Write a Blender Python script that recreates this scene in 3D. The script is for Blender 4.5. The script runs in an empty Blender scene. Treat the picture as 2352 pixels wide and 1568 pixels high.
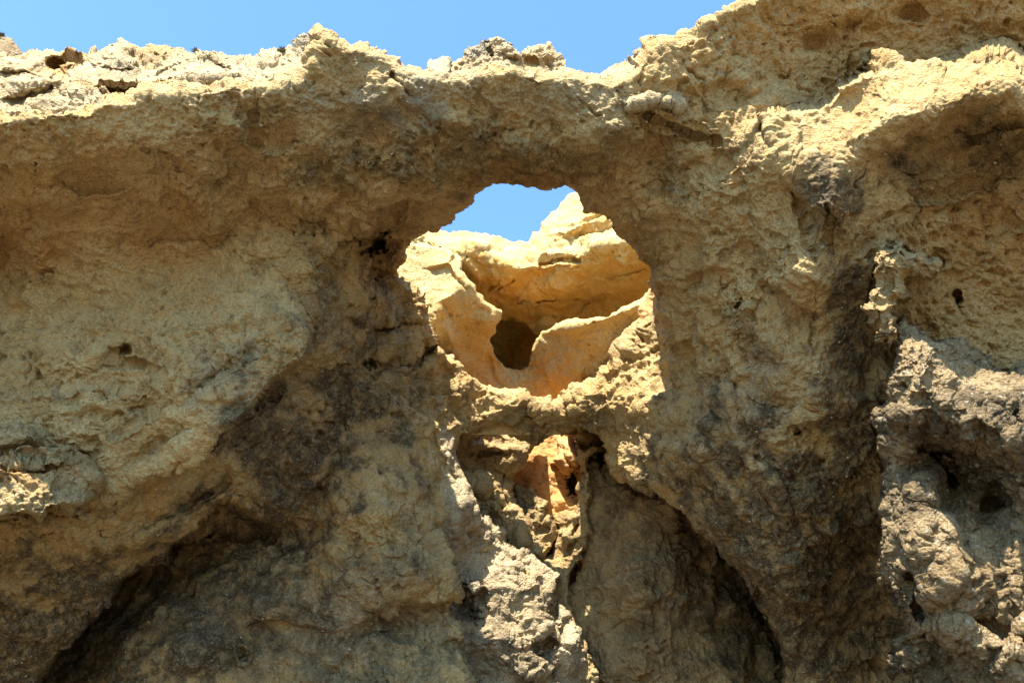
import bpy, math, time
import numpy as np
from mathutils import Vector, Matrix
T0 = time.time()
S = bpy.context.scene
COL = S.collection
R = math.radians
# ------------------------------------------------------------------ camera, sky, sun, exposure
PITCH, HFOV, EYE = 30.0, 62.0, 1.6
W0, H0 = 2352.0, 1568.0                      # units the rock is laid out in (bearing grid)
F = (W0 / 2) / math.tan(R(HFOV / 2))
cam = bpy.data.objects.new('camera', bpy.data.cameras.new('camera'))
COL.objects.link(cam)
cam.location = (0, 0, EYE)
cam.rotation_euler = (R(90 + PITCH), 0, 0)
cam.data.sensor_fit = 'HORIZONTAL'
cam.data.angle = R(HFOV)
cam.data.clip_start, cam.data.clip_end = 0.05, 5000
S.camera = cam
AX = np.array([1, 0, 0.]); AU = np.array([0, -math.sin(R(PITCH)), math.cos(R(PITCH))])
AF = np.array([0, math.cos(R(PITCH)), math.sin(R(PITCH))])
SUN = -.14 * AX + .96 * AU + .03 * AF        # towards the sun
SUN = SUN / np.linalg.norm(SUN)
w = bpy.data.worlds.new('World'); S.world = w; w.use_nodes = True
nt = w.node_tree; nt.nodes.clear()
out = nt.nodes.new('ShaderNodeOutputWorld'); bg = nt.nodes.new('ShaderNodeBackground')
sky = nt.nodes.new('ShaderNodeTexSky'); sky.sky_type = 'NISHITA'; sky.sun_disc = False
sky.sun_elevation = math.asin(SUN[2]); sky.sun_rotation = math.atan2(SUN[0], SUN[1])
sky.altitude = 0; sky.air_density = 1.0; sky.dust_density = 1.0; sky.ozone_density = 1.2
bg.inputs['Strength'].default_value = 0.145
mx = nt.nodes.new('ShaderNodeMix'); mx.data_type = 'RGBA'; mx.blend_type = 'MULTIPLY'; mx.inputs[0].default_value = 1
mx.inputs[7].default_value = (.62, .87, 1.04, 1); nt.links.new(sky.outputs[0], mx.inputs[6]); nt.links.new(mx.outputs[2], bg.inputs[0]); nt.links.new(bg.outputs[0], out.inputs[0])
sl = bpy.data.lights.new('sun', 'SUN'); sl.energy = 5.0; sl.angle = R(0.53); sl.color = (1, .965, .90)
so = bpy.data.objects.new('sun', sl); COL.objects.link(so)
so.rotation_euler = Vector(SUN).to_track_quat('Z', 'Y').to_euler()
S.view_settings.view_transform = 'Standard'; S.view_settings.look = 'None'
S.view_settings.gamma = 1; S.view_settings.exposure = 1.7
S.view_settings.use_curve_mapping = False
S.render.engine = 'CYCLES'
S.cycles.max_bounces = 8; S.cycles.diffuse_bounces = 6

# ------------------------------------------------------------------ numeric helpers
rng = np.random.default_rng(7)
PERM = rng.permutation(256).astype(np.int32); PERM = np.concatenate([PERM, PERM, PERM])
GR = np.array([[1,1,0],[-1,1,0],[1,-1,0],[-1,-1,0],[1,0,1],[-1,0,1],[1,0,-1],[-1,0,-1],
               [0,1,1],[0,-1,1],[0,1,-1],[0,-1,-1],[1,1,0],[-1,1,0],[0,-1,1],[0,-1,-1]], np.float32)
G12 = GR[PERM[:768] & 15]
def perlin(P, sc, seed=0.):
    p = (P / sc + np.array([seed * 17.13, seed * 9.71, seed * 5.37])).astype(np.float32)
    i = np.floor(p).astype(np.int32); f = p - i; i &= 255
    u = f * f * f * (f * (f * 6 - 15) + 10)
    res = []
    for dx in (0, 1):
        a = PERM[i[:, 0] + dx]
        for dy in (0, 1):
            b = PERM[(a + i[:, 1] + dy)]
            for dz in (0, 1):
                g = G12[b + i[:, 2] + dz]
                res.append(g[:, 0] * (f[:, 0] - dx) + g[:, 1] * (f[:, 1] - dy) + g[:, 2] * (f[:, 2] - dz))
    x = [res[k] + u[:, 2] * (res[k + 1] - res[k]) for k in (0, 2, 4, 6)]
    y0 = x[0] + u[:, 1] * (x[1] - x[0]); y1 = x[2] + u[:, 1] * (x[3] - x[2])
    return y0 + u[:, 0] * (y1 - y0)
def fbm(P, sc, octv, seed=0., gain=.5):
    s = 0; a = 1.
    for k in range(octv):
        s = s + a * perlin(P, sc / 2.03 ** k, seed + k * 1.7); a *= gain
    return s
def facets(P, sc, seed):
    """fractured block facets: each cell is a tilted plane; returns height and distance to the cell border"""
    p = (P / sc + seed * 3.7).astype(np.float32); i0 = np.floor(p).astype(np.int32)
    n = len(p); d1 = np.full(n, 9., np.float32); d2 = np.full(n, 9., np.float32); hh = np.zeros(n, np.float32)
    for dx in (-1, 0, 1):
        for dy in (-1, 0, 1):
            for dz in (-1, 0, 1):
                i = i0 + np.array([dx, dy, dz], np.int32); j = i & 255
                a = PERM[PERM[PERM[j[:, 0]] + j[:, 1]] + j[:, 2]]; b = PERM[a + 1]; c = PERM[b + 7]
                q0 = p[:, 0] - i[:, 0] - (.1 + .8 / 255 * a); q1 = p[:, 1] - i[:, 1] - (.1 + .8 / 255 * b); q2 = p[:, 2] - i[:, 2] - (.1 + .8 / 255 * c)
                d = q0 * q0 + q1 * q1 + q2 * q2; m = d < d1
                d2 = np.where(m, d1, np.minimum(d2, d)); d1 = np.where(m, d, d1)
                g = G12[PERM[c + 3]]; hh = np.where(m, .42 * (g[:, 0] * q0 + g[:, 1] * q1 + g[:, 2] * q2) + (a / 255. - .5) * .55, hh)
    e = np.sqrt(d2) - np.sqrt(d1)
    return hh * (.25 + .75 * ss(0, .16, e)), e
def ss(a, b, x):
    t = np.clip((x - a) / (b - a), 0, 1); return t * t * (3 - 2 * t)
class TPS:
    def __init__(s, pts, reg=2e-3):
        p = np.array(pts, float); s.c = p[:, :2] / 1000; n = len(p)
        K = s.phi(s.c, s.c) + np.eye(n) * reg
        Q = np.hstack([np.ones((n, 1)), s.c]); A = np.zeros((n + 3, n + 3))
        A[:n, :n] = K; A[:n, n:] = Q; A[n:, :n] = Q.T
        s.w = np.linalg.solve(A, np.concatenate([p[:, 2], [0, 0, 0]]))
        s.lo, s.hi = p[:, 2].min() - .3, p[:, 2].max() + .6
        s.b0, s.b1 = p[:, :2].min(0) - 60, p[:, :2].max(0) + 60
    def phi(s, a, b):
        r2 = ((a[:, None, :] - b[None, :, :]) ** 2).sum(-1); return .5 * r2 * np.log(r2 + 1e-12)
    def __call__(s, U, V):
        q = np.stack([np.clip(U.ravel(), s.b0[0], s.b1[0]), np.clip(V.ravel(), s.b0[1], s.b1[1])], 1) / 1000
        o = np.empty(len(q))
        for k in range(0, len(q), 60000):
            c = q[k:k + 60000]; o[k:k + 60000] = s.phi(c, s.c) @ s.w[:-3] + s.w[-3] + c @ s.w[-2:]
        return np.clip(o, s.lo, s.hi).reshape(U.shape)
def segdist(U, V, pts, closed):
    p = np.array(pts, np.float32); q = np.roll(p, -1, 0)
    if not closed: p, q = p[:-1], q[:-1]
    d = np.full(U.shape, 1e9, np.float32)
    for (ax, ay), (bx, by) in zip(p, q):
        ex, ey = bx - ax, by - ay; L = max(ex * ex + ey * ey, 1e-6)
        t = np.clip(((U - ax) * ex + (V - ay) * ey) / L, 0, 1)
        d = np.minimum(d, (U - ax - t * ex) ** 2 + (V - ay - t * ey) ** 2)
    return np.sqrt(d)
def inside(U, V, pts):
    p = np.array(pts, np.float32); q = np.roll(p, -1, 0); c = np.zeros(U.shape, bool)
    for (ax, ay), (bx, by) in zip(p, q):
        if ay == by: continue
        c ^= ((ay > V) != (by > V)) & (U < (bx - ax) * (V - ay) / (by - ay) + ax)
    return c
def sdf(U, V, polys):
    d = None; c = np.zeros(U.shape, bool)
    for p in polys:
        e = segdist(U, V, p, True); d = e if d is None else np.minimum(d, e); c ^= inside(U, V, p)
    return np.where(c, -d, d)
class Lut:
    """a field sampled on a coarse bearing grid, read back bilinearly"""
    def __init__(s, f, box, st):
        s.u = np.arange(box[0], box[2] + st, st); s.v = np.arange(box[1], box[3] + st, st); s.st = st
        U, V = np.meshgrid(s.u, s.v); s.a = f(U.astype(np.float32), V.astype(np.float32)).astype(np.float32)
    def __call__(s, U, V):
        x = np.clip((U - s.u[0]) / s.st, 0, len(s.u) - 1.001); y = np.clip((V - s.v[0]) / s.st, 0, len(s.v) - 1.001)
        i = x.astype(np.int32); j = y.astype(np.int32); fx = x - i; fy = y - j; a = s.a
        return (a[j, i] * (1 - fx) + a[j, i + 1] * fx) * (1 - fy) + (a[j + 1, i] * (1 - fx) + a[j + 1, i + 1] * fx) * fy
def axis(a, b, lo, hi, st, grow=1.12, mx=45):
    """grid lines: fine between lo and hi, growing coarser outside"""
    l0, h0 = max(a, lo), min(b, hi); g = list(np.arange(l0, h0 + st * .5, st)); s_ = st
    while g[-1] < b: s_ = min(s_ * grow, mx); g.append(g[-1] + s_)
    s_ = st; pre = []; x = l0
    while x > a: s_ = min(s_ * grow, mx); x -= s_; pre.append(x)
    return np.array(pre[::-1] + g)
def place(U, V, D):
    x = (U - W0 / 2) / F; y = (H0 / 2 - V) / F
    return np.stack([x * D, (AF[1] + y * AU[1]) * D, EYE + (AF[2] + y * AU[2]) * D], -1)

# ------------------------------------------------------------------ materials
def rock_material(name, light, mid, dark, rust, speck=.5, bump=1., rust_amt=.3, grey=(.245,.205,.135), scale=1.):
    m = bpy.data.materials.new(name); m.use_nodes = True; t = m.node_tree; N = t.nodes; L = t.links
    b = N['Principled BSDF']; b.inputs['Roughness'].default_value = .92
    b.inputs['Specular IOR Level'].default_value = .18
    tc = N.new('ShaderNodeTexCoord'); P = tc.outputs['Object']
    def noise(sc, det=6, rough=.6, dist=0):
        n = N.new('ShaderNodeTexNoise'); n.inputs['Scale'].default_value = sc * scale; n.inputs['Detail'].default_value = det
        n.inputs['Roughness'].default_value = rough; n.inputs['Distortion'].default_value = dist; L.new(P, n.inputs['Vector']); return n.outputs['Fac']
    def ramp(x, a, c):
        r = N.new('ShaderNodeMapRange'); r.interpolation_type = 'SMOOTHSTEP'; r.inputs[1].default_value = a; r.inputs[2].default_value = c
        L.new(x, r.inputs[0]); return r.outputs[0]
    def mul(x, y):
        r = N.new('ShaderNodeMath'); r.operation = 'MULTIPLY'; L.new(x, r.inputs[0])
        if isinstance(y, float): r.inputs[1].default_value = y
        else: L.new(y, r.inputs[1])
        return r.outputs[0]
    def mix(f, a, c, mode='MIX'):
        r = N.new('ShaderNodeMix'); r.data_type = 'RGBA'; r.blend_type = mode
        if isinstance(f, float): r.inputs[0].default_value = f
        else: L.new(f, r.inputs[0])
        for s_, v in ((r.inputs[6], a), (r.inputs[7], c)):
            if isinstance(v, tuple): s_.default_value = (*v, 1)
            else: L.new(v, s_)
        return r.outputs[2]
    at = N.new('ShaderNodeAttribute'); at.attribute_name = 'stain_shade'
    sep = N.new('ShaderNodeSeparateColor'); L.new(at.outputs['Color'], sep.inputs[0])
    c = mix(ramp(noise(1.1, 8, .65, .4), .36, .64), mid, light)
    c = mix(ramp(noise(4.3, 8, .7, .3), .50, .72), c, dark)
    c = mix(mul(ramp(noise(2.2, 5, .6, .8), .50, .68), rust_amt), c, rust)
    c = mix(mul(sep.outputs[0], .85), c, rust)          # rust-orange fresh rock
    c = mix(mul(sep.outputs[1], .8), c, grey)           # grey weathered crust
    c = mix(mul(mul(sep.outputs[2], ramp(noise(6.5, 9, .75, .5), .26, .58)), .95), c, (.072, .047, .021))   # dark damp crust, plus shade painted into the colour
    c = mix(mul(ramp(noise(22, 4, .7), .46, .30), .6), c, mix(.6, c, (.03, .02, .01)))
    c = mix(mul(ramp(noise(38, 4, .7), .50, .68), .6), c, mix(.45, c, (.60, .52, .38)))
    c = mix(mul(ramp(noise(55, 3, .7), .47, .36), .75), c, mix(.6, c, (.035, .022, .01)))
    c = mix(mul(ramp(noise(9, 7, .75, .6), .52, .64), .45), c, mix(.5, c, dark))
    v = N.new('ShaderNodeTexVoronoi'); v.inputs['Scale'].default_value = 19 * scale; L.new(P, v.inputs['Vector'])
    vs = N.new('ShaderNodeSeparateColor'); L.new(v.outputs['Color'], vs.inputs[0])
    pick = ramp(vs.outputs[0], .88, .94); spot = ramp(v.outputs['Distance'], .42, .28)
    c = mix(mul(mul(pick, spot), speck), c, (.42, .36, .26))
    L.new(c, b.inputs['Base Color'])
    v2 = N.new('ShaderNodeTexVoronoi'); v2.inputs['Scale'].default_value = 34 * scale; L.new(P, v2.inputs['Vector'])
    h = N.new('ShaderNodeMath'); h.operation = 'MULTIPLY_ADD'; h.inputs[1].default_value = -.55
    L.new(v2.outputs['Distance'], h.inputs[0]); L.new(noise(16, 10, .72), h.inputs[2])
    h2 = N.new('ShaderNodeMath'); h2.operation = 'ADD'; L.new(h.outputs[0], h2.inputs[0]); L.new(mul(noise(70, 4, .7), .35), h2.inputs[1])
    bp = N.new('ShaderNodeBump'); bp.inputs['Strength'].default_value = min(1., .85 * bump); bp.inputs['Distance'].default_value = .045 * bump
    L.new(h2.outputs[0], bp.inputs['Height']); L.new(bp.outputs[0], b.inputs['Normal'])
    return m
M_FRONT = rock_material('weathered_sandstone', (.56,.382,.158), (.46,.292,.106), (.25,.148,.053), (.46,.23,.06), rust_amt=.4, speck=.3)
M_WARM  = rock_material('ochre_sandstone', (.44,.31,.135), (.36,.235,.09), (.22,.13,.05), (.38,.20,.06), rust_amt=.5, speck=.4)
M_GREY  = rock_material('grey_brown_conglomerate', (.42,.29,.14), (.28,.182,.078), (.11,.068,.03), (.22,.145,.065), rust_amt=.2, speck=.8, bump=1.25)
M_SPUR = rock_material('sun_paled_conglomerate', (.60,.455,.26), (.52,.38,.20), (.30,.20,.10), (.40,.24,.09), rust_amt=.25, speck=.6, bump=1.2, grey=(.40,.325,.205))  # spur rock made paler to paint in bright sunlight
M_TOP   = rock_material('pale_clifftop_stone', (.50,.38,.205), (.43,.305,.145), (.32,.205,.09), (.43,.24,.075), rust_amt=.35, speck=.2)
M_BACK  = rock_material('golden_sandstone', (.58,.42,.175), (.54,.36,.125), (.46,.275,.08), (.55,.27,.045), rust_amt=.45, speck=.12, bump=.8)
M_ORANGE= rock_material('orange_sandstone', (.56,.31,.11), (.52,.265,.08), (.40,.18,.05), (.50,.22,.05), rust_amt=.3, speck=.1, bump=.6)
M_DARK  = rock_material('damp_sandstone', (.22,.165,.085), (.165,.12,.06), (.10,.07,.036), (.19,.11,.045), rust_amt=.35, speck=.7)

# ------------------------------------------------------------------ the rock builder
FRAME = (-10, -10, 2362, 1578)
STEP = 2.3
NTRI = 0
def mesh_object(name, V, Fq, stain_shade, mat, parent=None):
    global NTRI
    me = bpy.data.meshes.new(name)
    nv = len(V); nf = len(Fq)
    me.vertices.add(nv); me.vertices.foreach_set('co', V.astype(np.float32).ravel())
    me.loops.add(nf * 4); me.loops.foreach_set('vertex_index', Fq.astype(np.int32).ravel())
    me.polygons.add(nf); me.polygons.foreach_set('loop_start', (np.arange(nf) * 4).astype(np.int32))
    me.polygons.foreach_set('use_smooth', np.ones(nf, bool))
    me.update(calc_edges=True)
    if stain_shade is not None:
        a = me.color_attributes.new('stain_shade', 'FLOAT_COLOR', 'POINT')
        a.data.foreach_set('color', np.concatenate([stain_shade, np.ones((nv, 1))], 1).astype(np.float32).ravel())
    me.materials.append(mat)
    o = bpy.data.objects.new(name, me); COL.objects.link(o); o.parent = parent
    NTRI += nf * 2
    return o
def rock(name, polys, pts, mat, label=None, cat=None, zones=(), feats=(), stain_shades=(), roll=(26, .3), warp=(9, 3),
         amp=1., lump=1., thick=1.2, step=None, parts=None, seed=0., group=None, parent=None, kind=None, split=None, pit=1., vstep=None, fac=1.):
    """a solid rock mass: outline(s) by bearing, front distances in metres by thin plate, zones in front or recessed,
       carved features, then 3-D relief along the surface normal, rolled edges, sides and a back"""
    t = time.time(); st = step or STEP
    P = np.array(polys[0], float); a0, b0 = P.min(0) - 30; a1, b1 = P.max(0) + 30
    box = (a0, b0, a1, b1)
    ux = axis(a0, a1, FRAME[0], FRAME[2], st); vx = axis(b0, b1, FRAME[1], FRAME[3], vstep or st)
    fin = (max(a0, -160), max(b0, -160), min(a1, 2512), min(b1, 1728))
    cs = 4.5 if (fin[2] - fin[0]) > 900 else 3.
    U, V = np.meshgrid(ux, vx); shp = U.shape
    u, v = U.ravel(), V.ravel()
    q = np.stack([u / 100, v / 100, np.full_like(u, 3.1 + seed)], 1)
    wu = warp[0] * fbm(q, .55, 3, seed + 1) + warp[1] * fbm(q, .12, 3, seed + 2, .6)
    wv = warp[0] * fbm(q, .55, 3, seed + 4) + warp[1] * fbm(q, .12, 3, seed + 5, .6)
    uw, vw = u + wu, v + wv
    # mask
    SD = Lut(lambda A, B: sdf(A, B, polys), fin, cs)
    infine = (u > fin[0]) & (u < fin[2]) & (v > fin[1]) & (v < fin[3])
    sd = SD(uw, vw)
    if (~infine).any(): sd[~infine] = sdf(uw[~infine].astype(np.float32), vw[~infine].astype(np.float32), polys)
    base = TPS(pts); D = Lut(base, (max(a0, -400), max(b0, -400), min(a1, 2750), min(b1, 2000)), 9)(uw, vw)
    def roll_of(s_, wd, r):
        tt = np.clip(-s_ / wd, 0, 1); return r * .85 * (1 - tt) ** 2
    for z in zones:
        zp = z['poly']; B = np.array(zp, float)
        zb = (max(B[:, 0].min() - 60, -420), max(B[:, 1].min() - 60, -420), min(B[:, 0].max() + 60, 2772), min(B[:, 1].max() + 60, 2020))
        k = (uw > zb[0]) & (uw < zb[2]) & (vw > zb[1]) & (vw < zb[3])
        zs = Lut(lambda A, Bv: sdf(A, Bv, [zp]), zb, cs)(uw[k], vw[k]); soft = z.get('soft', 5)
        zd = Lut(TPS(z['pts']), zb, 9)(uw[k], vw[k]) if not np.isscalar(z['pts']) else D[k] + z['pts']
        rw, rr = z.get('roll', (0, 0))
        m = ss(soft, -soft, zs)
        if rr:
            gap = np.clip((D[k] - zd) / .6, 0, 1) if z.get('fade', True) else 1.
            zd = zd + roll_of(zs - soft, rw, rr) * gap
        D[k] = D[k] * (1 - m) + zd * m
    hard = np.zeros_like(D)
    for f in feats:
        ty = f[0]
        if ty == 'crack' or ty == 'ridge':
            _, pl, wd, h = f; B = np.array(pl, float); e = wd * 4
            k = (uw > B[:, 0].min() - e) & (uw < B[:, 0].max() + e) & (vw > B[:, 1].min() - e) & (vw < B[:, 1].max() + e)
            d = segdist(uw[k] + .35 * wu[k], vw[k] + .35 * wv[k], pl, False)
            D[k] += (h if ty == 'crack' else -h) * np.exp(-(d / wd) ** 2)
        elif ty == 'ledge':      # rock drops back on the right-hand side of the line (walking along it), fading away from it
            _, pl, wd, h, fade = f; p = np.array(pl, float); B = p; e = fade * 3
            k = (uw > B[:, 0].min() - e) & (uw < B[:, 0].max() + e) & (vw > B[:, 1].min() - e) & (vw < B[:, 1].max() + e)
            uu, vv = uw[k], vw[k]; bd = np.full(uu.shape, 1e9); sg = np.zeros(uu.shape); tt = np.zeros(uu.shape); n = len(p) - 1
            for i in range(n):
                ex, ey = p[i + 1] - p[i]; LL = ex * ex + ey * ey
                tr = ((uu - p[i, 0]) * ex + (vv - p[i, 1]) * ey) / LL; tc = np.clip(tr, 0, 1)
                dx, dy = uu - p[i, 0] - tc * ex, vv - p[i, 1] - tc * ey; dd = np.hypot(dx, dy); b = dd < bd
                bd[b] = dd[b]; sg[b] = np.sign(ex * dy - ey * dx)[b]; tt[b] = ((i + tr) / n)[b]
            endf = ss(-.05, .15, tt) * ss(1.05, .85, tt)
            D[k] += h * endf * np.where(sg > 0, ss(0, wd, bd) * np.exp(-np.maximum(bd - wd, 0) / fade), 0)
        elif ty == 'bump':       # dome (+) or hollow (-)
            _, cu, cv, ru, rv, rot, h = f; e = max(ru, rv) * 2.6
            k = (abs(uw - cu) < e) & (abs(vw - cv) < e); c_, s_ = math.cos(R(rot)), math.sin(R(rot))
            x = (uw[k] - cu) * c_ + (vw[k] - cv) * s_; y = -(uw[k] - cu) * s_ + (vw[k] - cv) * c_
            D[k] -= h * np.exp(-((x / ru) ** 2 + (y / rv) ** 2) ** 1.3)
        elif ty == 'hole':
            _, cu, cv, ru, rv, h = f; e = max(ru, rv) * 1.6
            k = (abs(u - cu) < e) & (abs(v - cv) < e)
            x = (uw[k] - cu) / ru / .72; y = (vw[k] - cv) / rv / .72; r_ = np.hypot(x, y) + .9 * perlin(np.stack([u[k] / 9, v[k] / 9, 0 * u[k]], 1), 1., seed + cu)
            D[k] += h * ss(1.25, .4, r_)
    D = D + roll_of(sd, *roll)
    # snap outline
    inn = sd < 0; inn2 = inn.reshape(shp)
    cell = inn2[:-1, :-1] | inn2[1:, :-1] | inn2[:-1, 1:] | inn2[1:, 1:]
    gy, gx = np.gradient(sd.reshape(shp), vx, ux); g = np.hypot(gx, gy).ravel() + 1e-6
    o = ~inn; lim = np.clip(sd, 0, 3 * st)
    u = np.where(o, u - lim * gx.ravel() / g ** 2 * np.minimum(g, 1), u); v = np.where(o, v - lim * gy.ravel() / g ** 2 * np.minimum(g, 1), v)
    X = place(u, v, D).reshape(*shp, 3)
    du = np.gradient(X, axis=1); dv = np.gradient(X, axis=0)
    nsp = np.maximum(np.linalg.norm(du, axis=-1), np.linalg.norm(dv, axis=-1)).ravel()
    XS = X
    for _ in range(3):
        for ax_ in (0, 1):
            p_ = np.roll(XS, 1, ax_); n_ = np.roll(XS, -1, ax_)
            if ax_ == 0: p_[0] = XS[0]; n_[-1] = XS[-1]
            else: p_[:, 0] = XS[:, 0]; n_[:, -1] = XS[:, -1]
            XS = .25 * p_ + .5 * XS + .25 * n_
    du = np.gradient(XS, axis=1); dv = np.gradient(XS, axis=0)
    Nn = np.cross(dv, du); Nn /= np.linalg.norm(Nn, axis=-1, keepdims=True) + 1e-9
    Nn = Nn.reshape(-1, 3); X = X.reshape(-1, 3)
    C = X - np.array([0, 0, EYE]); Nn *= -np.sign((Nn * C).sum(1, keepdims=True) + 1e-9)
    use = np.zeros(shp, bool); use[:-1, :-1] |= cell; use[1:, :-1] |= cell; use[:-1, 1:] |= cell; use[1:, 1:] |= cell
    ix = np.flatnonzero(use.ravel()); Xi = X[ix]; Ni = Nn[ix]
    # relief: bulges, knobs, cracks, pits, each held back where the facets are too coarse to carry it
    k_ = np.clip(D[ix] / 10, .8, 1.6)
    sp = nsp[ix]
    bl = lambda lam: np.clip((lam / (sp + 1e-6) - 2.0) / 3.0, 0, 1)
    wq = Xi + .12 * np.stack([perlin(Xi, .38, seed + s_) for s_ in (11, 12, 13)], 1) + .03 * np.stack([perlin(Xi, .11, seed + s_) for s_ in (51, 52, 53)], 1)
    patch = ss(-.35, .35, fbm(Xi, 1.3, 2, seed + 20))
    n0 = perlin(wq, .95, seed + 3); n1 = perlin(wq, .47, seed + 31)
    b2 = 1 - np.abs(perlin(wq, .30, seed + 5)) * 2.2; b3 = 1 - np.abs(perlin(wq, .145, seed + 6)) * 2.2
    b4 = np.abs(perlin(wq, .07, seed + 7)); b5 = perlin(Xi, .033, seed + 8)
    f1, e1 = facets(wq * np.array([1, 1, 1.25]), .42, seed + 60); f2, e2 = facets(wq, .17, seed + 61)
    h = fac * (.13 * f1 * bl(.42) * (.2 + patch) + .05 * f2 * bl(.17) * (.3 + .8 * patch))
    h += .13 * n0 * bl(.9) + .06 * n1 * bl(.47) - .018 * (b2 - .5) * lump * bl(.3) + (-.013 * (b3 - .5) * bl(.15) - .018 * (.3 - b4) * bl(.08)) * (.3 + .9 * patch) * lump + .027 * b5 * bl(.035) + .022 * perlin(wq, .09, seed + 70) * bl(.09) + .026 * perlin(Xi, .052, seed + 71) * bl(.05) + .030 * perlin(wq, .19, seed + 14) * bl(.19)
    ck = np.abs(perlin(wq, .62, seed + 9)) + .5 * np.abs(perlin(wq, .2, seed + 15)); ckm = ss(.05, .35, perlin(Xi, 1.1, seed + 10))
    h -= .08 * ss(.06, .0, ck) * ckm * bl(.1)
    pt = perlin(wq, .10, seed + 16); h -= pit * .028 * ss(.22, .5, perlin(wq, .06, seed + 18)) * (.35 + patch) * bl(.06); h -= pit * .06 * ss(.34, .55, pt) * (.25 + ss(.1, .35, perlin(Xi, .8, seed + 17))) * bl(.08)
    Xi = Xi + Ni * (h * amp * k_)[:, None]
    # rust, grey and dark tones, the dark ones partly painted shade
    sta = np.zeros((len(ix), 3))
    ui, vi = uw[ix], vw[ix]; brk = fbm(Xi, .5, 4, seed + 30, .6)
    for ch, cu, cv, ru, rv, am in stain_shades:
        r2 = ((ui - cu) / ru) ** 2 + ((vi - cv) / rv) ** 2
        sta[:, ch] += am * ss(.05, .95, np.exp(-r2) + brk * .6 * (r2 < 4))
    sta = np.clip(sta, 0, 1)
    # faces
    idm = -np.ones(shp[0] * shp[1], np.int64); idm[ix] = np.arange(len(ix)); idm = idm.reshape(shp)
    fj, fi = np.nonzero(cell)
    Q = np.stack([idm[fj, fi], idm[fj + 1, fi], idm[fj + 1, fi + 1], idm[fj, fi + 1]], 1)
    FU = .25 * (uw.reshape(shp)[fj, fi] + uw.reshape(shp)[fj + 1, fi] + uw.reshape(shp)[fj + 1, fi + 1] + uw.reshape(shp)[fj, fi + 1])
    FV = .25 * (vw.reshape(shp)[fj, fi] + vw.reshape(shp)[fj + 1, fi] + vw.reshape(shp)[fj + 1, fi + 1] + vw.reshape(shp)[fj, fi + 1])
    # sides
    E = np.concatenate([Q[:, [0, 1]], Q[:, [1, 2]], Q[:, [2, 3]], Q[:, [3, 0]]]); key = E[:, 0] * (len(ix) + 1) + E[:, 1]
    rk = E[:, 1] * (len(ix) + 1) + E[:, 0]; bd = ~np.isin(key, rk); E = E[bd]; fid = np.tile(np.arange(len(Q)), 4)[bd]
    bv, inv = np.unique(E.ravel(), return_inverse=True); E2 = inv.reshape(-1, 2)
    ray = Xi[bv] - np.array([0, 0, EYE]); ray /= np.linalg.norm(ray, axis=1, keepdims=True)
    vbot = v[ix][bv]; T = thick(u[ix][bv], vbot) if callable(thick) else np.full(len(bv), float(thick))
    VV = [Xi]; nb = len(Xi); FF = [Q]; prev = bv; fo = [np.arange(len(Q))]
    inward = -Ni[bv] * 0
    for k, fr in enumerate((.12, .4, 1.)):
        pos = Xi[bv] + ray * (T * fr)[:, None]
        pos = pos + (.10 * amp * fr ** .5) * np.stack([perlin(pos, .3, seed + 40 + s_) for s_ in range(3)], 1)
        VV.append(pos); cur = nb + np.arange(len(bv)); nb += len(bv)
        FF.append(np.stack([prev[E2[:, 1]], prev[E2[:, 0]], cur[E2[:, 0]], cur[E2[:, 1]]], 1)); fo.append(fid); prev = cur
    # back
    cu_ = axis(a0, a1, FRAME[0], FRAME[2], 24, 1.2, 90); cv_ = axis(b0, b1, FRAME[1], FRAME[3], 24, 1.2, 90)
    UB, VB = np.meshgrid(cu_, cv_); sb = sdf(UB.astype(np.float32), VB.astype(np.float32), polys)
    DB = base(UB, VB) + (thick(UB, VB) if callable(thick) else thick) + roll_of(sb, roll[0] * 2, -.15)
    for z in zones:
        if np.isscalar(z['pts']): continue
        ms = sdf(UB.astype(np.float32), VB.astype(np.float32), [z['poly']]) < 0
        if z.get('deep'): DB = np.where(ms, np.maximum(DB, TPS(z['pts'])(UB, VB) + .5), DB)
    ib = sb < -5; cb = ib[:-1, :-1] & ib[1:, :-1] & ib[:-1, 1:] & ib[1:, 1:]
    if cb.any():
        XB = place(UB, VB, DB).reshape(-1, 3); idb = np.arange(UB.size).reshape(UB.shape) + nb
        j, i = np.nonzero(cb); VV.append(XB); nb += len(XB)
        FF.append(np.stack([idb[j, i], idb[j, i + 1], idb[j + 1, i + 1], idb[j + 1, i]], 1)); fo.append(np.full(len(j), -1))
    VA = np.concatenate(VV); FA = np.concatenate(FF); FO = np.concatenate(fo)
    SA = np.zeros((len(VA), 3)); SA[:len(sta)] = sta
    SA[len(sta):len(sta) + 3 * len(bv)] = np.tile(sta[bv], (3, 1))
    used = np.zeros(len(VA), bool)
    if not split:
        used[FA.ravel()] = True; rm = np.cumsum(used) - 1
        o_ = mesh_object(name, VA[used], rm[FA], SA[used], mat, parent)
    else:
        o_ = bpy.data.objects.new(name, None); COL.objects.link(o_); o_.parent = parent
        o_.empty_display_size = .5
        own = np.zeros(len(Q), int)
        for n_, (pn, pp, pm) in enumerate(split, 1):
            if pp is not None: own[inside(FU, FV, pp)] = n_
            else: own[:] = n_
        for n_, (pn, pp, pm) in enumerate(split, 1):
            sel = np.where(FO >= 0, own[np.maximum(FO, 0)] == n_, n_ == 1)
            if not sel.any(): continue
            f_ = FA[sel]; used[:] = False; used[f_.ravel()] = True; rm = np.cumsum(used) - 1
            mesh_object(pn, VA[used], rm[f_], SA[used], pm or mat, o_)
    if label: o_['label'] = label
    if cat: o_['category'] = cat
    if group: o_['group'] = group
    if kind: o_['kind'] = kind
    print('%-22s %7d verts %.1fs' % (name, len(VA), time.time() - t))
    return o_
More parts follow.
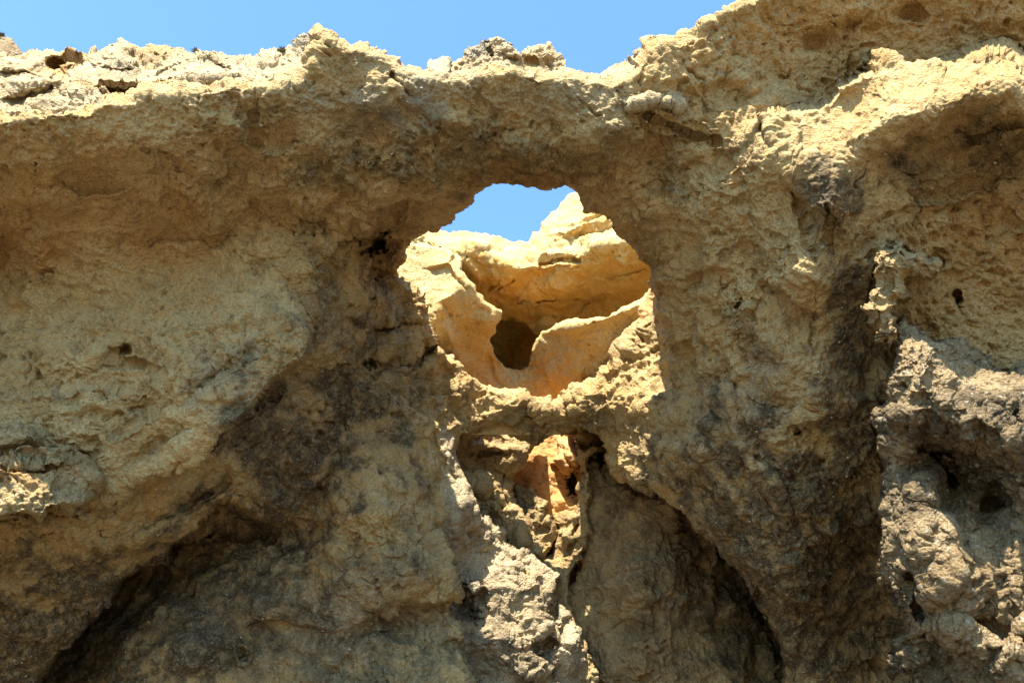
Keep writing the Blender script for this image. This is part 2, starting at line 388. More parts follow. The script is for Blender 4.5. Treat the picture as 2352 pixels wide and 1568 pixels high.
# ------------------------------------------------------------------ ground
def sand():
    n = 90; xs = np.concatenate([-np.geomspace(600, 12, 20), np.linspace(-11, 11, n), np.geomspace(12, 600, 20)])
    U, V = np.meshgrid(xs, xs); P = np.stack([U.ravel(), V.ravel(), np.zeros(U.size)], 1)
    P[:, 2] = .10 * fbm(P, 3., 4, 60) + .02 * perlin(P, .5, 61) - .05
    k = len(xs); i = np.arange(k * k).reshape(k, k)
    Q = np.stack([i[:-1, :-1], i[:-1, 1:], i[1:, 1:], i[1:, :-1]], -1).reshape(-1, 4)
    m = bpy.data.materials.new('beach_sand'); m.use_nodes = True; t = m.node_tree; b = t.nodes['Principled BSDF']
    tc = t.nodes.new('ShaderNodeTexCoord'); nz = t.nodes.new('ShaderNodeTexNoise'); nz.inputs['Scale'].default_value = 3; nz.inputs['Detail'].default_value = 12
    cr = t.nodes.new('ShaderNodeValToRGB'); cr.color_ramp.elements[0].color = (.07, .055, .036, 1); cr.color_ramp.elements[1].color = (.11, .087, .058, 1)
    bp = t.nodes.new('ShaderNodeBump'); bp.inputs['Distance'].default_value = .03
    t.links.new(tc.outputs['Object'], nz.inputs['Vector']); t.links.new(nz.outputs['Fac'], cr.inputs[0]); t.links.new(cr.outputs[0], b.inputs['Base Color'])
    t.links.new(nz.outputs['Fac'], bp.inputs['Height']); t.links.new(bp.outputs[0], b.inputs['Normal']); b.inputs['Roughness'].default_value = .95
    o = mesh_object('ground', P, Q, None, m); o['kind'] = 'structure'
sand()

# ------------------------------------------------------------------ the arch
HOLE = [(1000,520),(1040,495),(1078,480),(1100,455),(1112,441),(1130,434),(1150,437),(1175,438),(1190,429),(1225,427),(1240,437),(1262,440),(1285,432),(1310,437),
  (1326,455),(1340,488),(1375,498),(1405,505),(1418,535),(1432,560),(1462,583),(1497,598),(1506,625),(1512,650),(1500,690),(1450,760),(1420,804),(1386,850),
  (1332,882),(1292,915),(1270,924),(1244,920),(1204,895),(1170,888),(1137,886),(1094,866),(1060,830),(1024,806),(997,763),(984,746),(970,735),(975,712),
  (984,683),(965,660),(934,650),(905,622),(928,600),(938,565),(947,553)]
NOTCH = [(1860,2700),(1850,1900),(1812,1640),(1790,1500),(1742,1400),(1715,1325),(1660,1280),(1602,1205),(1592,1165),(1540,1142),(1480,1122),(1437,1110),
  (1416,1097),(1398,1068),(1394,1046),(1372,1019),(1316,1004),(1255,1010),(1234,1022),(1197,1006),(1130,1004),(1064,1009),(1052,1040),(1062,1075),(1075,1110),(1088,1150),
  (1120,1190),(1159,1222),(1170,1246),(1213,1270),(1237,1296),(1267,1348),(1277,1380),(1290,1405),(1331,1445),(1337,1495),(1354,1545),(1358,1600),(1400,1900),(1420,2700)]
TOP = [(-1500,420),(-400,330),(-100,290),(0,264),(100,252),(190,245),(260,224),(350,207),(430,202),(520,186),(620,190),(698,178),(712,150),(722,115),(745,87),(770,92),
  (800,98),(835,104),(868,112),(885,108),(905,130),(930,152),(985,166),(1010,172),(1080,168),(1130,155),(1180,152),(1240,160),(1300,160),(1365,170),(1390,172),(1440,165),
  (1478,120),(1485,100),(1520,95),(1560,82),(1600,62),(1650,30),(1700,8),(1740,-20),(1800,-120),(1900,-260),(2100,-420),(3800,-420)]
ARCH = TOP + [(3800,2700)] + NOTCH + [(-1500,2700)]
SH = [(700,178,8.75),(780,140,8.85),(740,280,8.95),(850,200,8.9),(900,150,9.0),(850,350,9.3),(800,440,9.55),(900,450,9.6),(840,525,10.0),(950,320,9.3)]
base_pts = SH + [(1000,180,9.0),(1100,170,9.0),(1250,170,9.1),(1380,180,9.25),(1000,520,10.5),(950,540,10.5),(1080,470,10.35),(1050,400,9.65),
  (1190,425,10.4),(1100,290,9.35),(1250,290,9.4),(1200,370,9.6),(1350,330,9.35),(1320,430,10.3),(1370,480,10.3),
  (1480,110,9.5),(1560,90,9.5),(1700,30,9.45),(1500,200,9.35),(1620,160,9.4),(1600,260,9.5),(1500,330,9.55),
  (1800,60,9.65),(2000,20,9.75),(2300,0,9.7),(1900,150,10.0),(1850,230,10.0),(2200,80,9.95),(2500,0,9.7),(2400,200,10.2),(2000,-150,9.55),(1780,-60,9.45),
  (1700,300,9.25),(1780,350,8.95),(1650,420,9.3),(1760,460,9.15),(1520,430,9.9),(1450,540,10.5),(1500,620,10.9),(1560,560,10.2),(1560,720,10.6),
  (1650,560,9.75),(1620,700,10.0),(1580,800,10.9),(1760,560,9.25),(1850,560,8.95),(1880,640,8.95),(1760,680,9.45),(1700,800,9.8),(1950,800,9.3),
  (1800,800,9.4),(1620,920,10.5),(1540,915,11.3),(1530,860,11.9),(1500,850,12.0),(1480,850,12.05),(1440,800,12.35),(1515,720,12.2),(1530,780,12.0),(1380,860,12.45),(1420,900,12.0),(1350,905,12.2),
  (1300,925,12.65),(1270,932,12.6),(1200,905,12.75),(1130,900,12.75),(1250,952,12.4),(1350,955,12.15),(1450,960,11.95),(1150,945,12.45),(1280,1000,12.65),(1180,1000,12.65),(1380,1010,12.3),
  (1090,1000,12.65),(1050,870,12.7),(1000,800,12.6),(960,760,12.1),(985,860,12.3),(900,800,11.6),(870,720,11.9),(940,700,12.2),(960,670,12.3),(880,640,12.2),(900,560,12.0),(860,900,11.4),
  (950,930,11.9),(1040,950,12.5),(900,1000,11.3),(800,1000,11.3),(600,1200,11.8),(700,1150,11.6),(750,1250,11.2),
  (1000,1010,12.0),(1030,1100,12.0),(1060,1180,11.88),(1045,1040,12.2),(1150,1240,12.35),(1090,1150,12.2),(1060,1300,11.8),(1150,1330,11.95),(1220,1330,12.15),(1250,1400,11.95),(1150,1430,11.7),
  (1100,1400,11.7),(1200,1500,11.5),(1300,1480,11.75),(1330,1560,11.65),(1150,1560,11.3),(1100,1560,11.35),(1200,1750,11.0),(900,1200,10.9),(800,1400,10.6),(1000,1400,10.7),(900,1560,10.3),(600,1400,10.6),(500,1560,10.4),(300,1450,10.9),
  (250,1560,10.8),(400,1300,11.2),(0,1560,10.9),(200,1200,11),(0,1000,11),(300,800,10.5),(0,300,9.4),(400,400,9.4),(0,650,9.9),
  (1600,1050,10.45),(1480,1050,11.4),(1480,1100,11.6),(1590,1150,10.9),(1650,1220,10.6),(1720,1150,10.0),(1700,1000,9.9),(1850,1000,9.5),(1760,1260,10.1),(1720,1310,10.5),(1790,1450,10.6),
  (1850,1350,10.2),(1900,1200,9.9),(1980,1100,9.8),(1990,1300,10.6),(1900,1500,10.7),(2020,1500,11.0),(2000,950,9.5),(2200,1200,10),(2300,1500,10),(2200,600,9.6),(2300,900,9.8),(2500,1200,10)]
BULGE = [(838,-300),(838,300),(836,430),(840,530),(848,545),(845,600),(833,650),(850,700),(853,760),(836,820),(802,870),(782,930),(786,1000),(792,1050),(768,1100),(715,1155),(690,1200),(640,1215),(560,1180),
  (505,1160),(490,1185),(430,1225),(395,1255),(388,1290),(320,1305),(272,1333),(265,1372),(200,1432),(140,1500),(90,1568),(50,1660),(-40,1900),(-60,2700),(-1600,2700),(-1600,-400)]
bulge_pts = SH + [(700,60,8.7),(0,262,8.35),(190,250,8.4),(400,205,8.5),(560,190,8.6),(-200,300,8.3),(-200,700,9.1),(-200,1200,8.7),(-200,1600,9.5),
  (100,400,8.8),(300,400,8.85),(500,380,8.95),(680,360,9.1),(30,560,9.75),(250,560,9.7),(480,540,9.7),(640,500,9.8),(740,530,10.0),(0,660,9.85),(80,760,9.6),
  (300,720,9.6),(500,700,9.6),(600,650,9.7),(680,620,9.85),(760,600,10.25),(840,560,10.6),(840,700,11.0),(780,760,10.5),(720,700,10.0),(840,820,11.1),(760,880,10.8),(680,920,10.5),(780,960,11.2),(680,1040,10.7),
  (580,1040,10.3),(780,1060,11.2),(640,1150,10.7),(560,1120,10.35),(690,1190,11.0),(480,1080,9.75),(500,1150,10.2),(400,1120,9.55),(320,1180,9.5),(400,1220,9.9),(380,1280,10.2),(270,1320,10.0),(200,1200,9.2),(200,1350,9.8),(150,1450,10.0),
  (50,1250,9.0),(50,1400,9.5),(50,1550,9.9),(0,900,9.1),(0,1100,8.9),(200,1000,9.0),(350,900,9.15),(450,850,9.25)]
LEDGE = [(600,-200),(590,540),(615,600),(650,650),(690,710),(712,768),(706,800),(690,830),(650,865),(612,908),(560,955),(500,998),(482,1015),(474,1045),(430,1080),(380,1100),(300,1130),(200,1180),(-600,1250),(-600,-200)]
ledge_pts = [(600,520,9.78),(480,540,9.7),(500,380,8.95),(590,500,9.75),(640,640,9.65),(700,770,9.4),(650,790,9.2),(600,880,9.1),(560,800,9.25),(500,960,8.95),(440,1040,8.98),(300,1120,9.1),(200,1170,9.15),(300,900,9.15),
  (450,850,9.15),(500,700,9.6),(300,720,9.6),(250,560,9.7),(100,400,8.8),(300,400,8.85),(0,262,8.35),(190,250,8.4),(400,205,8.5),(560,190,8.6),(80,760,9.6),(0,660,9.85),(30,560,9.75),(0,900,9.2),(0,1100,8.9),(200,1000,9.0),(400,1000,9.0),(-200,1200,8.7),(-200,700,9.1),(-200,300,8.3)]
WALL = [(1004,960),(1006,1010),(1020,1060),(1014,1130),(1010,1200),(1030,1290),(1046,1340),(1052,1366),(1040,1395),(1042,1430),(1062,1470),(1078,1520),(1092,1568),(1110,1700),(1120,2700),(-1600,2700),(-1600,1280),(300,1280),(600,1190),(700,1130),(800,1000),(860,930)]
wall_pts = [(860,930,11.4),(800,1000,11.3),(700,1130,11.2),(600,1190,11.7),(950,960,11.8),(900,1000,11.4),(1000,1010,12.05),(1015,1100,11.9),(1005,1200,11.5),(1030,1300,10.95),(1045,1360,10.8),(1035,1420,10.75),(1085,1550,10.6),
  (950,1200,10.75),(900,1100,10.95),(800,1200,10.8),(700,1250,10.95),(650,1350,10.7),(750,1400,10.5),(900,1330,10.4),(980,1330,10.45),(980,1400,10.75),(900,1430,10.6),(900,1560,10.3),(1000,1560,10.35),(600,1500,10.5),(400,1300,11.9),(500,1290,11.4),(280,1400,12.0),(180,1500,12.0),(450,1420,10.6),
  (300,1450,10.9),(250,1560,10.8),(150,1560,11.7),(100,1568,12.0),(500,1560,10.4),(750,1560,10.3),(0,1500,11.2),(600,1750,10.0),(1000,1750,10.0)]
BUTT = [(1744,262),(1795,264),(1850,256),(1882,250),(1902,232),(1925,202),(1958,178),(1992,168),(1994,138),(2008,118),(2035,120),(2062,136),(2090,151),(2138,152),(2180,140),(2240,114),(2280,100),(2303,96),(2325,108),(2352,126),
  (2500,160),(3800,300),(3800,2700),(2150,2700),(2100,1500),(2050,1000),(1990,860),(1940,760),(1900,640),(1860,520),(1830,430),(1785,350)]
butt_pts = [(1744,270,9.15),(1790,350,8.95),(1840,430,8.95),(1870,520,8.9),(1900,620,8.95),(1950,760,9.2),(1990,860,9.45),(1850,270,9.2),(1900,250,9.2),(1950,200,9.15),(2010,130,9.1),(2080,165,9.0),(2160,160,9.1),(2300,105,9.15),(2352,130,9.1),(2500,170,9.0),
  (2050,190,8.8),(1955,240,9.3),(1920,310,9.02),(1905,400,8.55),(1890,480,8.4),(1990,300,8.4),(2050,265,8.2),(2130,245,8.15),(2250,215,8.1),(2330,190,8.15),(2500,220,8.1),
  (2000,350,8.7),(2100,330,8.8),(2200,290,8.75),(2340,300,8.75),(2300,380,9.0),(2150,430,8.9),(2000,450,8.8),(1940,420,8.75),(2050,520,9.0),(2250,520,9.2),(2340,480,9.05),(2150,600,9.2),(2300,640,9.3),(2100,700,9.25),(2250,780,9.35),(2350,850,9.35),(2000,560,8.95),(1960,600,8.95),
  (1990,720,9.2),(2100,850,9.5),(2050,950,9.6),(2100,1300,10),(2300,1300,9.8),(2500,600,9.2),(2500,900,9.4)]
LEG = [(1440,300),(1330,440),(1330,490),(1405,500),(1430,555),(1465,580),(1500,596),(1510,640),(1516,680),(1523,712),(1536,750),(1541,800),(1540,850),(1530,880),(1500,915),(1450,940),(1500,1010),(1700,1050),(1760,700),(1700,420),(1600,300)]
leg_pts = [(1440,300,9.45),(1500,330,9.55),(1600,300,9.55),(1320,430,10.3),(1370,480,10.35),(1520,430,9.9),(1450,540,10.5),(1500,620,10.85),(1560,560,10.2),(1525,710,10.95),(1540,800,11.25),(1535,870,11.45),(1500,915,11.55),(1450,950,11.8),(1480,980,11.75),(1560,930,10.9),(1620,920,10.5),(1600,1050,10.45),(1620,700,10.0),(1650,560,9.75),(1650,420,9.3),(1760,460,9.15),(1760,680,9.45),(1700,800,9.8),(1700,1000,9.9),(1580,800,10.6)]
feats = [
 ('crack',[(810,545),(760,548),(700,538),(640,515)],5,.10), ('crack',[(480,1015),(530,985),(575,950),(640,915)],4,.12),
 ('crack',[(330,350),(365,352),(405,365),(415,395)],4,.07),('crack',[(900,175),(930,205),(960,225)],6,.10),
 ('crack',[(1490,272),(1540,285),(1590,300),(1640,328)],5,.13),('ledge',[(1640,332),(1590,302),(1540,286),(1490,270)],5,-.10,40),
 ('crack',[(1820,440),(1845,490),(1860,540),(1870,600)],5,.10),('crack',[(1900,470),(1912,520),(1918,580)],4,.08),('crack',[(1868,650),(1872,690),(1866,740),(1862,790)],4,.08),
 ('crack',[(1700,450),(1740,520),(1790,560)],5,.06),('crack',[(1790,900),(1820,950),(1840,1020)],4,.07),
 ('hole',84,370,7,8,.5),('hole',83,382,5,5,.3),('hole',288,800,15,9,.3),('bump',1870,95,34,22,-20,-.22),('bump',2090,30,30,14,10,-.18),('bump',1950,60,26,12,-30,-.15),('bump',1780,180,26,34,20,-.14),('bump',1700,230,30,16,0,-.10),
 ('hole',858,560,30,34,.8),('hole',885,525,30,16,.5),('bump',905,600,26,34,25,.25),('ledge',[(850,600),(900,625),(960,650)],6,.2,30),
 ('ledge',[(320,905),(200,885),(60,905)],10,.13,60),('ledge',[(560,860),(480,905),(420,965)],8,.12,50),('ledge',[(420,940),(330,965),(250,1015)],8,.15,50),('ledge',[(455,990),(380,1025),(300,1085)],8,.14,40),
 ('ledge',[(250,1040),(180,1060),(120,1090)],8,.12,50),('ledge',[(640,800),(560,830),(500,880)],8,.10,50),('bump',540,800,70,40,-35,.10),('bump',380,860,70,34,-20,.10),('bump',160,820,90,40,0,.10),('bump',250,700,80,36,10,-.08),
 ('ledge',[(560,560),(480,575),(400,560),(330,580)],10,.14,60),('ledge',[(300,440),(200,450),(110,430)],10,.12,60),('bump',470,470,60,50,0,.12),('bump',700,450,50,60,20,.12),('bump',620,560,46,40,0,.10),('bump',720,560,40,34,0,.12),('ledge',[(700,330),(640,350),(560,340)],10,.12,50),
 ('ledge',[(1650,760),(1690,830),(1700,900)],10,.14,60),('ledge',[(1580,760),(1610,860),(1660,960)],12,.12,60),('bump',1600,1000,50,60,-30,.12),('bump',1780,780,50,60,0,.14),('ledge',[(1850,960),(1780,940),(1720,960)],10,.15,50),('ridge',[(1560,460),(1620,560),(1640,660)],24,.10),
 ('ledge',[(960,1480),(900,1460),(820,1470)],10,.14,50),('bump',620,1390,60,40,-20,.12),('bump',450,1500,70,40,-30,.12),('ledge',[(420,1440),(360,1480),(320,1540)],8,.15,40),('bump',880,1180,50,40,0,.10),('ledge',[(960,1260),(880,1270),(800,1300)],8,.12,50),
 ('hole',1830,988,11,10,.3),('hole',1700,705,12,40,.12),('hole',1930,970,26,14,.25),('hole',1740,1380,8,22,.3),('hole',1890,1060,14,18,.2),('hole',2205,690,8,24,.3),('hole',2160,600,16,10,.12),
 ('hole',552,1498,4,12,.2),('hole',440,900,12,20,.12),('hole',595,968,8,12,.1),('hole',295,1190,14,16,.3),('hole',60,1410,14,8,.2),
 ('ledge',[(2352,420),(2250,440),(2150,465),(2080,470)],8,.10,60),('ledge',[(2352,300),(2290,310),(2230,330),(2180,300)],8,.2,60),
 ('bump',2310,285,70,40,-5,.22),('bump',2120,300,45,45,0,.12),('bump',2200,400,80,30,10,.08),
 ('bump',1835,610,75,85,20,.22),('bump',1650,560,60,80,0,.07),('bump',1700,950,80,60,40,.10),('bump',1850,870,60,60,0,.08),
 ('ledge',[(1740,640),(1790,660),(1850,700),(1880,720)],10,.22,70),('ledge',[(1700,1010),(1740,1100),(1800,1180)],10,.10,80),
 ('ridge',[(1640,1060),(1700,1140),(1760,1220),(1830,1330)],34,.14),('ridge',[(1700,1030),(1760,1100),(1830,1160)],24,.12),('crack',[(1780,1080),(1830,1180),(1850,1260)],10,.12),
 ('ridge',[(1650,1210),(1720,1280),(1780,1330)],22,.10),
 ('bump',1120,330,130,60,5,.10),('bump',980,330,60,70,30,.10),('bump',870,230,50,60,0,.12),('bump',1500,380,60,60,0,-.12),('bump',1420,300,70,40,20,.08),
 ('ledge',[(1080,300),(1000,280),(930,240),(880,200)],14,-.10,60),
 ('bump',1180,390,70,22,0,-.12),('crack',[(1180,385),(1240,392),(1300,405)],7,.14),
 ('bump',180,520,120,70,20,.10),('bump',420,600,110,90,0,-.10),('bump',620,420,70,60,0,.10),('bump',330,330,90,40,0,.10),('bump',560,300,60,40,0,.08),('bump',0,560,60,60,0,-.18),
 ('ridge',[(430,760),(520,740),(620,720)],26,.06),('ledge',[(240,790),(280,800),(330,830),(400,860)],8,.10,60),
 ('crack',[(425,950),(455,920),(500,890)],4,.08),('crack',[(395,1085),(430,1050),(440,1010)],4,.10),('crack',[(510,1045),(545,1015),(560,1000)],4,.08),
 ('ridge',[(230,1150),(330,1100),(430,1030)],24,.08),('ledge',[(500,1130),(440,1170),(370,1210),(300,1240)],10,.18,60),('ledge',[(540,1100),(490,1150),(420,1190)],8,.15,50),
 ('bump',340,1230,60,34,-25,.16),('bump',520,1160,50,34,-20,.15),
 ('crack',[(780,1060),(740,1110),(700,1160),(670,1210),(668,1260)],8,.15),('crack',[(1000,1210),(960,1260),(930,1300)],6,.08),
 ('bump',820,1180,80,60,0,.10),('bump',880,1330,80,70,0,.12),('bump',700,1320,60,60,0,.08),('bump',660,1300,22,40,-15,.16),('bump',530,1330,30,60,30,.08),('ledge',[(830,1380),(900,1400),(980,1375),(1040,1370)],10,.22,50),
 ('crack',[(880,1000),(840,1060),(800,1100)],6,.06),('bump',960,1080,60,80,0,.10),('ledge',[(560,1440),(640,1420),(760,1440)],10,.12,50),
 ('ledge',[(850,745),(910,750),(975,735)],6,.25,60),('ledge',[(1010,800),(970,845),(920,850),(850,880)],8,.25,50),('crack',[(1000,800),(960,850),(900,860)],5,.1),('hole',850,840,24,16,.3),('bump',920,790,60,40,-20,.22),
 ('bump',880,680,50,34,-20,.2),('bump',900,575,36,44,20,.2),('hole',870,545,16,22,.5),('hole',862,638,18,8,.5),
 ('ledge',[(1070,1015),(1120,985),(1180,975),(1230,965)],8,.12,30),('crack',[(1190,975),(1240,950)],5,.08),
 ('bump',1090,1350,28,40,0,.22),('hole',1100,1375,26,14,.12),('ledge',[(1060,1340),(1080,1362),(1110,1350)],6,.35,30),('bump',1160,1370,50,60,20,.15),('bump',1170,1480,50,50,0,.16),('bump',1240,1430,40,50,0,.15),('crack',[(1272,1390),(1268,1440),(1262,1500)],8,.35),
 ('hole',1080,1400,28,34,.35),('bump',1120,1460,34,30,-10,.20),('hole',1100,1180,14,30,.2),('bump',1310,1500,30,50,0,.2),('bump',1220,1530,34,30,0,.18),('hole',1245,1480,18,24,.25),
 ('bump',1050,1200,24,60,0,.15),('ridge',[(1012,1010),(1028,1070),(1035,1130),(1050,1200),(1075,1260)],9,.12),
]
stain_shades = [(2,760,740,80,170,.65),(2,650,1020,140,130,.8),(2,800,960,80,120,.7),(2,900,500,120,60,.4),(2,650,1400,650,260,.5),(2,1700,1350,400,260,.3),(2,880,600,50,90,.5),(2,2180,380,190,90,.55),(2,1925,640,50,160,.45),(2,860,330,200,80,.25),(2,1560,1080,120,80,.5),(0,30,560,120,90,.6),(0,200,480,200,120,.35),(0,400,560,160,120,.3),(0,1200,410,160,28,.7),(0,940,500,120,30,.6),(0,880,580,60,70,.9),(0,2250,650,220,150,.7),(0,2050,80,260,70,.45),(0,2300,450,120,60,.5),  # dark entries: brown crust plus painted shade of bulge, overhang, undersides, lower corners
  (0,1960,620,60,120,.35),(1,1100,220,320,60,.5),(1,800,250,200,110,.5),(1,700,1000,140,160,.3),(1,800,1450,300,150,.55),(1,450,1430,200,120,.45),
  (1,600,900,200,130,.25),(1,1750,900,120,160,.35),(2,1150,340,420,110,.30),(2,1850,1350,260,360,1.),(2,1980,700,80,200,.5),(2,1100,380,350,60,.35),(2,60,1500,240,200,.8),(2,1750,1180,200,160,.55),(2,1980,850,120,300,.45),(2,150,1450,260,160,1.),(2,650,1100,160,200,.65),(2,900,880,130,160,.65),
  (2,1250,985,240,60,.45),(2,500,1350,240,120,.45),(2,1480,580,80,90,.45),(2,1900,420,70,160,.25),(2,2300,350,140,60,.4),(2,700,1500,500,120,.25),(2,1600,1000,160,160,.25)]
sad = lambda a, b: ss(980, 1060, a) * ss(1345, 1300, a) * ss(820, 880, b) * ss(1110, 1060, b)
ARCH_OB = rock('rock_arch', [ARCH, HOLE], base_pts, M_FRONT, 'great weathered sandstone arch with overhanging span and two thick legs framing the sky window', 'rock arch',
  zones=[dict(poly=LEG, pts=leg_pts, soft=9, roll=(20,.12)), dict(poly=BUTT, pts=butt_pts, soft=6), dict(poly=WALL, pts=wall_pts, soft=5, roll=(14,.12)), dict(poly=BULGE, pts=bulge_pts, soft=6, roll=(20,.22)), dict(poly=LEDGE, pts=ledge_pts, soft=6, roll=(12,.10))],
  feats=feats, stain_shades=stain_shades, roll=(22,.28), thick=lambda a, b: (.7 + 2.6 * ss(620, 900, b)) * (1 - sad(a, b)) + .24 * sad(a, b), seed=1.,
  split=[('arch_leg', None, None), ('overhanging_flank', BULGE, None), ('lower_wall', WALL, None), ('buttress', BUTT, None),
   ('arch_span', [(838,60),(838,300),(838,430),(845,545),(950,560),(1500,640),(1520,420),(1440,240),(1440,160),(1300,100)], None),
   ('saddle_bridge', [(850,548),(940,548),(1000,700),(1250,860),(1500,600),(1560,860),(1420,1090),(1064,1015),(1004,1010),(1004,960),(860,930),(800,1000),(780,930),(802,870),(853,760)], None),
   ('spur', [(1004,960),(1064,1009),(1100,1100),(1380,1400),(1460,1900),(1480,2700),(1120,2700),(1110,1700),(1092,1568),(1042,1430),(1052,1366),(1010,1200),(1020,1060)], M_SPUR)])
shv_ = lambda L_: [(a_, b_, c_ + (.4 if a_ < 1420 else -.25)) for a_, b_, c_ in L_]
sh_ = lambda dz, L_: [(a_, b_, c_ + dz) for a_, b_, c_ in L_]
# ------------------------------------------------------------------ rocks in front of the arch
G = [(3800,900),(2500,845),(2352,845),(2299,852),(2270,838),(2241,836),(2222,826),(2212,812),(2200,795),(2187,783),(2165,788),(2145,785),(2120,770),(2095,760),(2078,752),(2060,764),(2052,790),(2056,830),(2044,860),(2024,892),
  (2030,920),(2016,945),(2008,965),(2024,994),(2018,1030),(2040,1070),(2043,1128),(2036,1160),(2039,1196),(2030,1240),(2024,1278),(2030,1332),(2048,1378),(2060,1410),(2068,1440),(2064,1480),(2066,1528),(2090,1570),(2112,1700),(2150,2700),(3800,2700)]
rock('knobbly_outcrop', [G], sh_(-.5, [(2095,770,8.75),(2060,800,8.8),(2187,795,8.8),(2241,845,8.75),(2352,855,8.7),(2500,855,8.7),(2100,830,8.3),(2180,860,8.15),(2300,910,8.05),(2352,960,8.0),(2500,950,8.0),
  (2030,900,8.75),(2060,930,8.5),(2020,1000,8.7),(2080,1020,8.45),(2150,950,8.1),(2200,1000,8.15),(2300,1050,8.15),(2120,1050,8.75),(2180,1110,8.95),(2300,1150,8.75),(2060,1080,8.6),(2110,1110,8.4),(2050,1150,8.5),(2040,1280,8.45),
  (2100,1200,8.15),(2150,1200,8.15),(2250,1250,8.05),(2350,1200,8.05),(2100,1330,8.0),(2250,1330,7.9),(2350,1330,7.85),(2200,1450,7.75),(2350,1480,7.6),(2080,1420,8.1),(2120,1500,8.1),(2180,1530,7.95),(2300,1560,7.6),(2500,1500,7.4),(2250,1750,7.7),(2500,1750,7.3)]),
  M_GREY, 'dark grey knobbly conglomerate outcrop with sunlit face at the foot of the right leg', 'rock outcrop', roll=(16,.22), thick=1.8, amp=1.2, lump=1.8, fac=1.7, seed=2., warp=(7,5),
  feats=[('ledge',[(2352,1010),(2260,960),(2170,915),(2110,880)],26,.28,140),('crack',[(2145,1050),(2165,1085),(2180,1110)],7,.35),('ledge',[(2200,1060),(2130,1050),(2090,1040)],8,.2,40),('bump',2125,1120,34,44,20,.16),
   ('bump',2280,1120,70,50,10,.18),('ledge',[(2352,1170),(2290,1180),(2250,1170)],8,.25,50),('crack',[(2240,1200),(2270,1290),(2300,1370)],4,.15),('ledge',[(2300,1380),(2270,1300),(2230,1270),(2170,1290)],8,.12,40),('ledge',[(2352,1500),(2290,1480),(2220,1440),(2150,1430),(2120,1400)],12,.3,60),
   ('bump',2190,1330,70,60,20,.10),('bump',2100,1260,36,50,0,.10),('hole',2182,1330,7,6,.15),('ledge',[(2110,1440),(2090,1380),(2075,1320)],6,.2,30),('bump',2330,1050,40,60,0,.12),('bump',2180,960,40,40,0,.12),('bump',2080,960,36,30,0,.14)],
  stain_shades=[(2,2200,970,280,80,1.),(2,2200,1100,220,90,1.),(2,2080,1400,60,200,.5),(2,2200,1540,150,60,.6)])  # dark band below the upper ledge paints in shade besides brown crust
H = [(2160,600),(2140,590),(2128,570),(2118,562),(2095,563),(2088,545),(2060,540),(2045,548),(2018,556),(2000,580),(1992,600),(2006,640),(1998,690),(1985,716),(1992,745),(2010,760),(2032,790),(2054,792),(2050,760),(2056,735),(2046,715),(2060,690),
  (2082,670),(2090,640),(2120,640),(2150,625)]
rock('rough_spur_outcrop', [H], sh_(-.5, [(2045,552,8.95),(2130,575,8.95),(2150,605,9.0),(2100,600,8.7),(2060,620,8.65),(2010,600,8.8),(2010,680,8.65),(2040,680,8.6),(2070,650,8.75),(2110,630,8.9),(2000,740,8.75),(2040,760,8.55),(2080,640,8.8)]),
  M_WARM, 'small rough crumbly spur catching sun above the knobbly grey outcrop', 'rock outcrop', roll=(18,.22), thick=1.1, amp=1.15, lump=1.8, warp=(6,6), seed=3.,
  feats=[('bump',2040,650,40,30,0,-.10),('ledge',[(2060,700),(2030,700),(2000,690)],6,.15,30)])
Nn_ = [(-1500,1000),(-200,965),(-50,975),(0,983),(43,979),(67,988),(100,993),(113,1008),(112,1022),(140,1026),(167,1023),(187,1036),(208,1048),(228,1075),(232,1110),(218,1145),(180,1165),(120,1172),(90,1195),(40,1185),(0,1200),(-300,1260),(-1500,1300)]
rock('sunlit_ledge_rock', [Nn_], [(0,990,8.65),(60,985,8.65),(105,1000,8.7),(180,1040,8.75),(220,1080,8.85),(220,1140,8.85),(50,1030,8.35),(0,1030,8.3),(130,1050,8.5),(170,1080,8.6),(90,1075,8.45),(0,1110,8.2),(60,1125,8.15),(130,1140,8.3),(60,1165,8.1),(0,1180,8.05),(180,1150,8.6),(-200,1000,8.6),(-200,1150,8.0),(-600,1100,8.2)],
  M_WARM, 'pale rounded ledge rock glowing in full sun on the shaded left flank', 'rock outcrop', roll=(14,.2), thick=.7, lump=1.6, seed=4.,
  feats=[('ledge',[(190,1050),(140,1042),(70,1042),(0,1048),(-60,1048)],6,.42,26),('bump',60,1062,90,10,3,-.12),('bump',150,1100,40,30,0,-.1)], stain_shades=[(0,60,1070,130,20,.9)])
